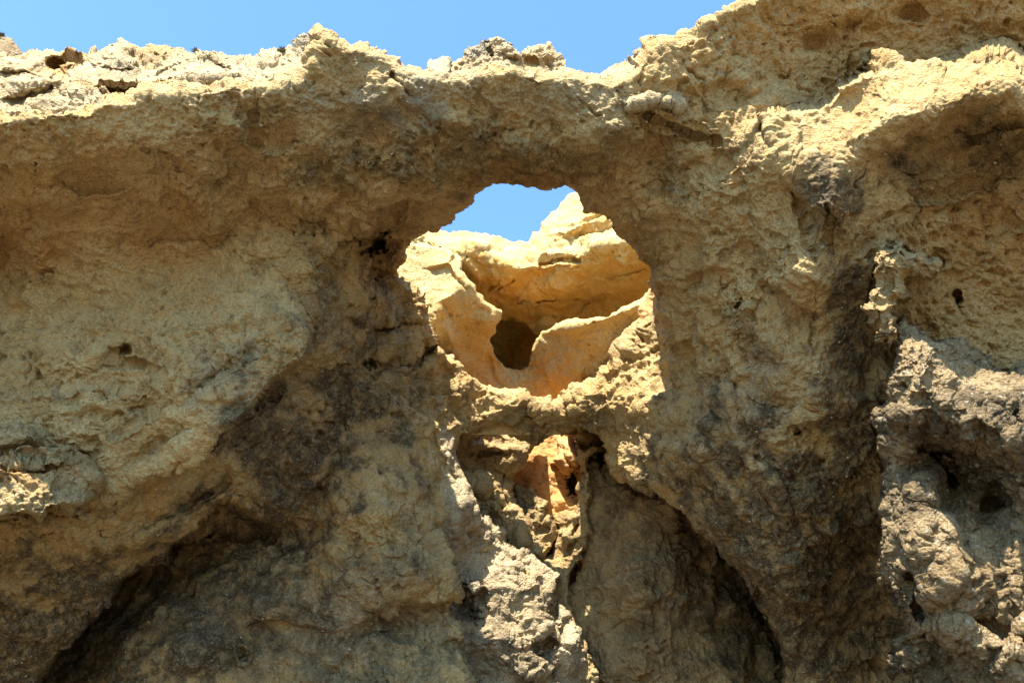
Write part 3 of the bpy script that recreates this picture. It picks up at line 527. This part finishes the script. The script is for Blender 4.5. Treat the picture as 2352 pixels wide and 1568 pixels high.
# ------------------------------------------------------------------ clifftop behind the arch
J = [(-1500,60),(-300,90),(-60,114),(0,120),(30,124),(55,121),(100,113),(125,117),(143,124),(170,127),(188,129),(192,118),(213,110),(247,108),(275,112),(300,116),(335,116),(367,112),(390,113),(417,115),(445,117),(473,118),(500,123),(530,128),(563,134),(580,138),
  (600,133),(617,128),(640,120),(655,114),(668,108),(676,92),(686,83),(695,77),(706,80),(716,89),(726,97),(760,110),(800,200),(780,330),(-1500,560)]
rock('clifftop_slope', [J], [(-300,100,11.0),(0,115,11.1),(100,120,11.2),(188,132,11.3),(250,115,11.1),(400,120,11.1),(560,140,11.0),(640,125,10.8),(695,82,10.7),(740,120,10.2),(720,170,9.7),(-300,290,8.9),(0,270,9.0),(200,250,9.0),(380,212,9.1),(540,195,9.25),(680,185,9.45),
  (40,180,9.9),(-200,200,9.7),(200,190,9.8),(330,175,9.8),(450,165,10.0),(600,160,10.2),(0,220,9.4),(150,225,9.3),(660,150,10.1),(0,450,10.3),(700,330,10.4),(300,330,10.2),(-300,400,10.2),(0,330,9.8),(500,270,10.1)], M_TOP,
  'pale sunlit clifftop slope of broken ledges behind the left shoulder of the arch', 'cliff', roll=(8,.2), thick=2.0, amp=.9, lump=1.4, fac=1.0, seed=5., warp=(6,4), vstep=1.1,
  feats=[('bump',128,160,34,20,20,-.9),('bump',165,143,40,12,5,-.6),('bump',450,182,100,22,-3,.55),('ledge',[(560,190),(520,202),(470,200),(410,198),(350,205)],5,.3,14),('ledge',[(190,205),(250,195),(330,190),(420,170)],8,.22,24),('ledge',[(0,225),(60,215),(120,195)],6,.2,20),
   ('ledge',[(350,160),(420,150),(480,140),(560,160)],6,.22,22),('ledge',[(200,160),(250,150),(310,150)],6,.2,20),('crack',[(118,200),(120,180),(160,165),(190,150)],4,.3),('bump',260,170,60,22,-15,.3),('bump',70,190,60,18,0,.3),('bump',60,150,50,14,0,.3),('ledge',[(0,160),(60,165),(110,180)],6,.2,20)],
  stain_shades=[(0,128,162,40,26,1.),(0,165,145,36,14,1.),(0,360,125,60,14,.6),(1,270,150,50,20,.5),(1,690,85,26,22,1.),(1,480,185,70,14,.4),(0,220,205,100,20,.4)])
rock('far_hill_rock', [[(-900,-60),(-60,40),(-20,58),(0,70),(12,80),(25,92),(36,104),(44,116),(60,160),(-900,200)]], [(0,75,15.5),(30,110,15.2),(-60,60,15.6),(-60,130,14),(20,140,14.2),(-900,0,16)], M_GREY,
  'weathered grey rock hump at the far left skyline above the pale slope', 'rock', roll=(6,.3), thick=2, amp=.7, lump=1.5, seed=6.)
rock('rear_slope', [[(1290,158),(1340,166),(1361,163),(1377,152),(1400,150),(1427,146),(1444,133),(1478,108),(1530,120),(1560,240),(1380,250),(1290,230)]], [(1361,166,10.6),(1430,150,10.7),(1480,118,10.6),(1400,195,9.7),(1470,175,9.9),(1320,175,10.2),(1540,200,9.8),(1350,240,9.6)], M_TOP,
  'sliver of sunlit slope behind the dip where the span meets the right shoulder', 'cliff', roll=(8,.2), thick=.7, lump=2, amp=1.2, seed=7.)
KN = [(1020,175),(1034,148),(1050,136),(1064,127),(1071,113),(1083,104),(1094,97),(1101,86),(1114,88),(1124,95),(1131,87),(1142,84),(1151,87),(1164,100),(1180,107),(1194,112),(1205,125),(1212,150),(1210,200),(1020,220)]
rock('crag', [KN], [(1035,150,10.4),(1100,90,10.6),(1150,90,10.6),(1195,115,10.5),(1110,125,10.45),(1160,130,10.45),(1100,155,10.45),(1190,160,10.4),(1060,150,10.6),(1120,200,10.0)], M_TOP,
  'jagged two-peaked crag standing on top of the arch span', 'crag', roll=(7,.15), thick=.5, lump=1.2, amp=.6, step=1.2, seed=8., feats=[('crack',[(1122,92),(1128,110),(1132,130)],4,.12),('ridge',[(1164,104),(1180,125),(1200,128)],7,.15)], stain_shades=[(1,1110,110,50,30,.8),(1,1085,110,18,20,.8),(2,1103,90,10,8,.8)])
rock('crag', [[(1170,210),(1185,140),(1197,116),(1212,112),(1227,108),(1245,109),(1261,104),(1271,113),(1277,124),(1284,130),(1290,142),(1295,153),(1300,200)]], [(1197,120,10.6),(1261,108,10.9),(1288,145,10.8),(1230,130,10.45),(1225,160,10.3),(1270,160,10.45),(1190,190,10.2),(1240,200,10.0)], M_TOP,
  'lower blocky crag with an orange undercut beside the two-peaked crag', 'crag', roll=(7,.15), thick=.5, lump=1.2, amp=.6, step=1.2, seed=9., feats=[('bump',1220,145,22,12,0,-.2),('bump',1262,145,16,12,30,-.15)], stain_shades=[(0,1225,145,40,14,.7)])
rock('boulder', [[(978,150),(981,142),(988,134),(997,130),(1012,127),(1024,123),(1032,125),(1036,137),(1034,150),(1030,175),(980,175)]], [(985,145,10.4),(1010,130,10.5),(1030,135,10.45),(1005,150,10.15),(1010,170,10.0)], M_TOP,
  'small loose boulder on the span, just left of the two-peaked crag', 'boulder', roll=(8,.18), thick=.4, lump=1.2, amp=.6, seed=10.)
# ------------------------------------------------------------------ the collapsed cave seen through the big window
L = [(700,700),(760,560),(930,535),(975,527),(1000,523),(1030,527),(1060,531),(1090,535),(1120,537),(1150,539),(1175,546),(1190,543),(1210,551),(1222,540),(1245,527),(1243,512),(1262,497),(1290,485),(1302,470),(1316,458),(1340,440),(1400,400),(1500,350),(1750,380),(1800,1150),(1000,1150),(700,1100)]
CAVE = [(1100,700),(1150,738),(1178,734),(1205,740),(1228,750),(1243,764),(1262,772),(1262,800),(1240,815),(1225,840),(1180,860),(1090,850),(1080,740)]
rock('golden_back_cliff', [L], [(1000,530,17.5),(1090,538,17.8),(1180,552,17.9),(1240,520,18.1),(1320,465,18.4),(1450,420,18.4),(1300,530,17.7),(1400,540,17.2),(1130,560,17.3),(1230,585,17.0),(1020,560,16.9),(1060,590,16.9),(1130,610,16.75),(1200,630,16.6),(1280,615,16.7),(1330,595,16.8),(1400,590,16.6),(1490,570,16.0),(1550,560,15.8),
  (1100,650,17.2),(1180,680,17.3),(1260,660,17.0),(1350,640,17.0),(1450,620,16.7),(1200,730,17.9),(1300,700,17.7),(1400,680,17.6),(1490,640,17.3),(1350,740,18.2),(1250,760,18.3),(1150,740,18.2),(1050,650,17.6),(1100,900,18),(1400,900,18),(900,600,17.5),(900,800,17.5),(1600,700,17)],
  M_BACK, 'golden cliff with jagged sunlit rim and smooth overhanging orange underside seen through the big window', 'cliff', roll=(9,.35), thick=2.5, step=2., amp=.8, lump=.8, pit=.25, seed=11., fac=.6, warp=(3,2),
  zones=[dict(poly=CAVE, pts=[(1150,740,19.4),(1240,760,18.8),(1262,800,18.2),(1180,780,19.8),(1180,850,19.6),(1100,750,19.4)], soft=5, deep=True)],
  feats=[('ledge',[(1500,575),(1440,590),(1370,585),(1300,612),(1250,600),(1200,590)],8,-.05,40),('ridge',[(985,560),(1020,565),(1060,600),(1100,640)],14,.25),('ledge',[(1330,560),(1290,570),(1240,580),(1200,570),(1150,545)],7,.35,26),('ledge',[(1500,540),(1430,530),(1380,545),(1320,550)],7,.35,26),
   ('ledge',[(1450,490),(1380,505),(1310,525),(1260,530)],7,.3,20),('crack',[(1250,600),(1290,590),(1330,600)],4,.2),('bump',1170,600,50,30,20,.35),('bump',1060,570,40,16,20,.3),('bump',1320,515,50,20,-10,.4),('bump',1400,560,50,16,-10,.3),('bump',1100,560,40,14,10,.3),('bump',1360,480,40,24,0,.3),('bump',1225,640,50,20,-20,-.2),
   ('crack',[(1189,693),(1205,684),(1220,694),(1250,690),(1300,680),(1330,688)],2.6,.16),('crack',[(1146,664),(1162,650),(1180,640)],2.6,.16),('crack',[(1120,668),(1140,655),(1150,640)],2.6,.14),('crack',[(1325,720),(1340,700),(1375,692)],2.6,.12),('crack',[(1400,640),(1440,630),(1480,615)],2.6,.12),('bump',1255,738,14,10,0,.2)],
  stain_shades=[(0,1300,670,260,70,.9),(0,1100,640,60,50,.7),(2,1060,533,70,6,.5),(0,1220,790,40,60,1.)])
U = [(700,1150),(700,600),(860,560),(940,556),(985,560),(1020,562),(1046,574),(1062,598),(1060,622),(1072,645),(1090,672),(1110,695),(1128,708),(1150,714),(1149,732),(1136,748),(1133,765),(1126,782),(1131,805),(1142,822),(1160,836),(1182,844),(1206,838),(1218,822),(1224,806),(1236,785),(1246,760),(1262,752),(1285,744),(1310,740),(1350,731),(1400,718),(1440,702),
  (1475,684),(1500,664),(1540,650),(1700,650),(1750,1150)]
rock('cave_bowl', [U], [(940,565,15.8),(1000,570,15.7),(1050,590,15.5),(960,610,15.6),(1000,640,15.4),(1040,640,15.1),(960,680,15.0),(1010,700,15.0),(1090,680,15.2),(1060,720,15.1),(1140,720,15.5),(1100,760,15.3),(1120,790,15.8),(1050,800,15.4),(1020,760,14.9),(1090,850,15.9),(1135,830,16.4),(1150,870,16.4),(1180,850,16.9),(1200,880,16.6),
  (1230,820,16.4),(1245,770,16.2),(1270,752,15.8),(1300,745,15.5),(1350,736,15.1),(1420,715,14.7),(1490,675,14.3),(1550,670,14.0),(1300,800,15.5),(1370,780,15.1),(1440,740,14.7),(1480,720,14.3),(1350,850,15.5),(1270,850,16.0),(1270,910,16.2),(1200,920,16.6),(1420,800,15.0),(1100,1000,16.5),(1400,1000,16),(900,650,15.4),(900,900,15.5),(1600,900,14.6)],
  M_BACK, 'smooth tan bowl-shaped rock lobes round the dark cave mouth below the golden overhang', 'rock face', roll=(6,.16), thick=1.0, step=2., amp=.6, lump=.6, pit=.6, seed=12., fac=.3, warp=(2.5,1.5),
  feats=[('crack',[(1052,575),(1040,600),(1045,640),(1065,660)],5,.12),('ledge',[(1000,690),(1030,672),(1045,640),(1030,610),(970,620)],6,-.15,30),('bump',1120,740,26,20,0,.15),('crack',[(1120,820),(1130,860),(1150,890)],6,.15),('ledge',[(990,850),(1030,800),(1050,770),(1030,730),(1010,690)],7,.12,40),
   ('bump',1030,690,20,30,20,.2),('bump',1040,780,16,40,-20,.2),('hole',1360,738,5,4,.1),('ridge',[(1260,760),(1320,752),(1400,730),(1470,700)],9,.10),('bump',1300,870,60,50,0,.1)],
  stain_shades=[(0,1100,740,120,90,.25),(0,1270,880,90,60,.45),(1,980,640,60,60,.3)])
EDGE = [(1520,630),(1526,668),(1530,700),(1518,720),(1490,732),(1468,752),(1450,780),(1432,805),(1405,815),(1415,790),(1436,762),(1462,735),(1480,705),(1494,672),(1500,650)]
rock('orange_ridge', [EDGE], [(1507,660,13.0),(1490,700,13.1),(1450,760,13.2),(1415,805,13.3),(1515,700,12.9),(1480,740,12.95)], M_ORANGE,
  'narrow knobbly orange ridge between the tan bowl and the right leg', 'rock ridge', roll=(10,.2), thick=.8, amp=.8, lump=2., fac=.5, seed=13.)
# ------------------------------------------------------------------ seen through the lower window
rock('orange_cave_wall', [[(1000,980),(1100,960),(1420,960),(1460,1400),(1300,1500),(1000,1400)]], [(1100,960,15.3),(1250,1000,15.1),(1330,1010,15.1),(1250,1080,14.7),(1180,1100,14.7),(1280,1130,14.5),(1330,1140,14.6),(1300,1190,14.2),(1250,1170,14.3),(1100,1200,14.2),(1300,1400,13.8)], M_ORANGE,
  'bright orange rough cave wall glowing inside the lower window', 'rock face', roll=(9,.3), thick=1.5, amp=.5, seed=14., feats=[('hole',1313,1112,24,34,1.1),('hole',1190,1072,4,8,.2)], stain_shades=[(0,1250,1100,100,100,.4)])
rock('boulder', [[(1281,1010),(1300,1006),(1316,1012),(1326,1030),(1334,1055),(1330,1068),(1318,1078),(1308,1088),(1298,1090),(1284,1084),(1274,1075),(1267,1060),(1268,1046),(1280,1030)]], [(1300,1050,14.25),(1280,1050,14.35),(1325,1050,14.35),(1300,1015,14.6),(1300,1085,14.4)], M_ORANGE,
  'rounded orange boulder wedged high in the lower window above the dark hollow', 'boulder', roll=(18,.4), thick=.6, amp=.5, lump=.6, seed=15., feats=[('crack',[(1285,1040),(1300,1060),(1320,1072)],3,.1)])
Q1 = [(1030,985),(1130,985),(1240,1000),(1236,1032),(1222,1045),(1206,1056),(1196,1075),(1180,1088),(1173,1098),(1180,1112),(1182,1140),(1188,1165),(1200,1190),(1215,1210),(1222,1235),(1225,1262),(1240,1300),(1150,1340),(1020,1300)]
rock('hanging_rib', [Q1], sh_(.85, [(1070,1000,12.7),(1230,1010,13.0),(1140,1020,12.9),(1100,1045,12.55),(1160,1045,12.55),(1190,1060,12.8),(1120,1075,12.9),(1070,1085,12.8),(1150,1100,12.9),(1070,1110,12.5),(1110,1130,12.3),(1150,1150,12.35),(1180,1180,12.5),(1090,1170,12.6),(1120,1200,12.6),(1170,1220,12.2),(1210,1230,12.3),(1190,1260,12.1),(1235,1290,12.2),(1100,1290,12.5)]), M_WARM,
  'brown hanging rock rib with sunlit knobs on the left side of the lower window', 'rock rib', roll=(12,.25), thick=.8, amp=.8, lump=1.2, seed=16., feats=[('bump',1135,1028,44,12,0,.22),('ledge',[(1180,1050),(1140,1048),(1095,1050)],6,.25,18),('bump',1100,1110,34,22,25,.2),('bump',1140,1165,18,26,0,.15),('ledge',[(1156,1190),(1130,1160),(1100,1150),(1086,1140)],5,.3,20),('bump',1195,1225,20,26,0,.2),('crack',[(1158,1080),(1162,1130),(1170,1170)],4,.12)],
  stain_shades=[(2,1130,1060,60,20,.4),(0,1190,1080,30,40,.4)])
Q2 = [(1178,1108),(1200,1118),(1222,1120),(1232,1135),(1244,1142),(1252,1150),(1250,1168),(1262,1185),(1268,1200),(1280,1216),(1281,1236),(1270,1262),(1254,1284),(1240,1310),(1200,1310),(1180,1250),(1176,1180)]
rock('hanging_rib', [Q2], sh_(.6, [(1190,1120,13.3),(1225,1130,13.2),(1248,1155,13.1),(1210,1170,12.8),(1240,1190,12.8),(1265,1205,12.9),(1225,1230,12.5),(1265,1240,12.7),(1240,1280,12.5),(1220,1300,12.5),(1190,1200,13)]), M_WARM,
  'darker brown rib slanting down to the bottom of the orange cave wall', 'rock rib', roll=(12,.25), thick=.6, amp=.7, lump=1.2, seed=17., feats=[('bump',1240,1150,14,22,-20,.15),('crack',[(1258,1215),(1240,1222)],3,.15)], stain_shades=[(2,1200,1140,26,40,.8),(2,1220,1190,26,50,.3)])
T_ = [(1312,1000),(1322,1015),(1345,1030),(1372,1018),(1376,1026),(1360,1045),(1352,1069),(1354,1110),(1358,1140),(1352,1190),(1353,1245),(1342,1275),(1326,1308),(1316,1322),(1310,1345),(1310,1385),(1330,1440),(1360,1500),(1370,1600),(1360,1900),(1180,1900),(1180,1300),(1235,1288),(1262,1265),(1275,1240),(1284,1215),(1262,1192),(1285,1176),(1312,1166),(1325,1142),(1337,1110),(1334,1060),(1326,1025)]
rock('crumbly_slope', [T_], sh_(.32, [(1320,1005,13.0),(1345,1035,12.9),(1370,1022,12.9),(1345,1080,13.0),(1347,1140,12.95),(1330,1150,13.1),(1340,1200,12.9),(1300,1175,13.3),(1270,1195,13.6),(1300,1210,13.1),(1320,1240,12.9),(1290,1240,13.1),(1335,1260,12.8),(1280,1270,13.0),(1250,1290,12.9),(1300,1300,12.75),(1290,1350,12.5),(1300,1400,12.2),(1240,1350,12.4),(1320,1500,11.6),(1250,1600,11.4),(1340,1600,11.4)]), M_WARM,
  'bright crumbly sunlit slope running down between the ribs and the dark recess', 'rock ridge', roll=(8,.2), thick=1.0, amp=.65, lump=1.6, fac=.8, seed=18., feats=[('bump',1310,1225,20,30,0,.15),('bump',1300,1190,24,10,-20,.15),('crack',[(1325,1200),(1322,1240),(1300,1270)],4,.15)], stain_shades=[(0,1280,1300,50,50,.2)])
V_ = [(1300,960),(1500,990),(1900,1050),(1960,2700),(1330,2700),(1345,1580),(1335,1500),(1325,1450),(1296,1400),(1300,1335),(1318,1312),(1340,1268),(1348,1230),(1350,1150),(1348,1070),(1365,1030)]
rock('recess_wall', [V_], shv_([(1380,1040,13.6),(1360,1100,13.2),(1400,1150,13.0),(1360,1250,13.0),(1500,1150,13.4),(1600,1200,13.9),(1330,1330,12.9),(1310,1390,12.7),(1450,1300,12.7),(1600,1300,13.3),(1700,1350,13.9),(1400,1450,12.4),(1550,1450,12.7),(1700,1500,13.3),(1780,1500,13.8),(1400,1560,12.2),(1600,1560,12.6),(1750,1560,13.2),(1600,1900,12.3)]), M_FRONT,
  'shaded brown recess wall under the saddle between the funnel rim and the right leg', 'rock face', roll=(10,.2), thick=1.2, amp=1.1, seed=19., feats=[('hole',1378,1048,16,34,.7),('bump',1460,1500,60,50,0,.12),('bump',1640,1540,60,60,0,.15),('crack',[(1480,1560),(1520,1480),(1510,1380)],8,.12)],
  stain_shades=[(1,1500,1300,240,300,.4),(2,1600,1300,240,160,.6),(2,1750,1400,120,260,.9),(2,1400,1080,60,100,.5),(0,1560,1500,120,90,.3),(2,1500,1500,300,100,.3)])

# ------------------------------------------------------------------ shells and pebbles set in the conglomerate
def pebbles():
    g = np.random.default_rng(5); t_ = (1 + 5 ** .5) / 2
    iv = np.array([[-1,t_,0],[1,t_,0],[-1,-t_,0],[1,-t_,0],[0,-1,t_],[0,1,t_],[0,-1,-t_],[0,1,-t_],[t_,0,-1],[t_,0,1],[-t_,0,-1],[-t_,0,1]]); iv /= np.linalg.norm(iv[0])
    it = np.array([[0,11,5],[0,5,1],[0,1,7],[0,7,10],[0,10,11],[1,5,9],[5,11,4],[11,10,2],[10,7,6],[7,1,8],[3,9,4],[3,4,2],[3,2,6],[3,6,8],[3,8,9],[4,9,5],[2,4,11],[6,2,10],[8,6,7],[9,8,1]])
    vs = []
    for ch, n in (('arch_leg', 1300), ('buttress', 500), ('lower_wall', 600), ('spur', 200), ('saddle_bridge', 200), ('overhanging_flank', 400), ('arch_span', 500)):
        o = next(c_ for c_ in ARCH_OB.children if c_.name.startswith(ch)); co = np.empty(len(o.data.vertices) * 3, np.float32)
        o.data.vertices.foreach_get('co', co); co = co.reshape(-1, 3).astype(float)
        c_ = co - np.array([0, 0, EYE]); d_ = c_ @ AF; uu = c_[:, 0] / d_ * F + W0 / 2; vv = H0 / 2 - (c_ @ AU) / d_ * F
        ok = np.flatnonzero((uu > -100) & (uu < 2450) & (vv > -100) & (vv < 1650) & (d_ < 12.6)); ok = ok[perlin(co[ok], .8, 3.) > -.15]
        vs.append(co[g.choice(ok, n)])
    P = np.concatenate(vs); n = len(P); s_ = (.005 + .011 * g.random(n) ** 3)[:, None, None] * g.uniform(.6, 1.3, (n, 1, 3))
    A = g.normal(size=(n, 3, 3)); Qm, _ = np.linalg.qr(A); V = (iv[None] * s_) @ Qm + P[:, None, :]
    T = (it[None] + 12 * np.arange(n)[:, None, None]).reshape(-1, 3)
    me = bpy.data.meshes.new('embedded_pebbles'); V = V.reshape(-1, 3)
    me.vertices.add(len(V)); me.vertices.foreach_set('co', V.astype(np.float32).ravel()); me.loops.add(len(T) * 3); me.loops.foreach_set('vertex_index', T.astype(np.int32).ravel())
    me.polygons.add(len(T)); me.polygons.foreach_set('loop_start', (np.arange(len(T)) * 3).astype(np.int32)); me.polygons.foreach_set('use_smooth', np.ones(len(T), bool)); me.update(calc_edges=True)
    m = bpy.data.materials.new('shell_and_pebble'); m.use_nodes = True; t = m.node_tree; b = t.nodes['Principled BSDF']; ge = t.nodes.new('ShaderNodeNewGeometry'); cr = t.nodes.new('ShaderNodeValToRGB')
    cr.color_ramp.elements[0].color = (.20, .13, .06, 1); cr.color_ramp.elements[1].color = (.50, .43, .30, 1); e = cr.color_ramp.elements.new(.55); e.color = (.40, .31, .18, 1)
    t.links.new(ge.outputs['Random Per Island'], cr.inputs[0]); t.links.new(cr.outputs[0], b.inputs['Base Color']); b.inputs['Roughness'].default_value = .6
    me.materials.append(m); o = bpy.data.objects.new('embedded_pebbles', me); COL.objects.link(o); o.parent = ARCH_OB; o['kind'] = 'stuff'
pebbles()
# ------------------------------------------------------------------ dry tufts on the skyline
M_TUFT = bpy.data.materials.new('dry_plant'); M_TUFT.use_nodes = True
M_TUFT.node_tree.nodes['Principled BSDF'].inputs['Base Color'].default_value = (.13, .12, .05, 1); M_TUFT.node_tree.nodes['Principled BSDF'].inputs['Roughness'].default_value = .8
def tuft(u, v, d, r, label, seed):
    g = np.random.default_rng(seed); c = place(np.array([u * 1.]), np.array([v * 1.]), np.array([d * 1.]))[0]; vs = []; fs = []
    for k in range(70):
        a = g.uniform(0, 2 * math.pi); el = g.uniform(.25, 1.45); ln = r * g.uniform(.5, 1.); dr = np.array([math.cos(a) * math.cos(el), math.sin(a) * math.cos(el), math.sin(el)])
        sd_ = np.cross(dr, [0, 0, 1.]) ; sd_ /= np.linalg.norm(sd_) + 1e-6; b = c + dr * r * .05; m_ = b + dr * ln * .5; t_ = b + dr * ln + np.array([0, 0, -.15 * ln])
        n = len(vs); wd = r * .05; vs += [b - sd_ * wd, b + sd_ * wd, m_ + sd_ * wd * 1.5, m_ - sd_ * wd * 1.5, t_ + sd_ * .2 * wd, t_ - sd_ * .2 * wd]; fs += [[n, n + 1, n + 2, n + 3], [n + 3, n + 2, n + 4, n + 5]]
    o = mesh_object('plant_tuft', np.array(vs), np.array(fs), None, M_TUFT); o['label'] = label; o['category'] = 'plant'; o['group'] = 'dry tufts on the clifftop skyline'
tuft(447, 120, 10.95, .08, 'small green tuft on the skyline of the pale slope, right of the orange patch', 1)
tuft(297, 117, 10.95, .07, 'low flat tuft on the skyline above the middle of the pale slope', 2)
tuft(647, 119, 10.6, .09, 'thin dry tuft on the skyline just left of the grey peak', 3)
tuft(3, 84, 15.2, .1, 'dry tuft on the grey hump at the far left skyline', 4)
print('triangles', NTRI, 'script %.1fs' % (time.time() - T0))
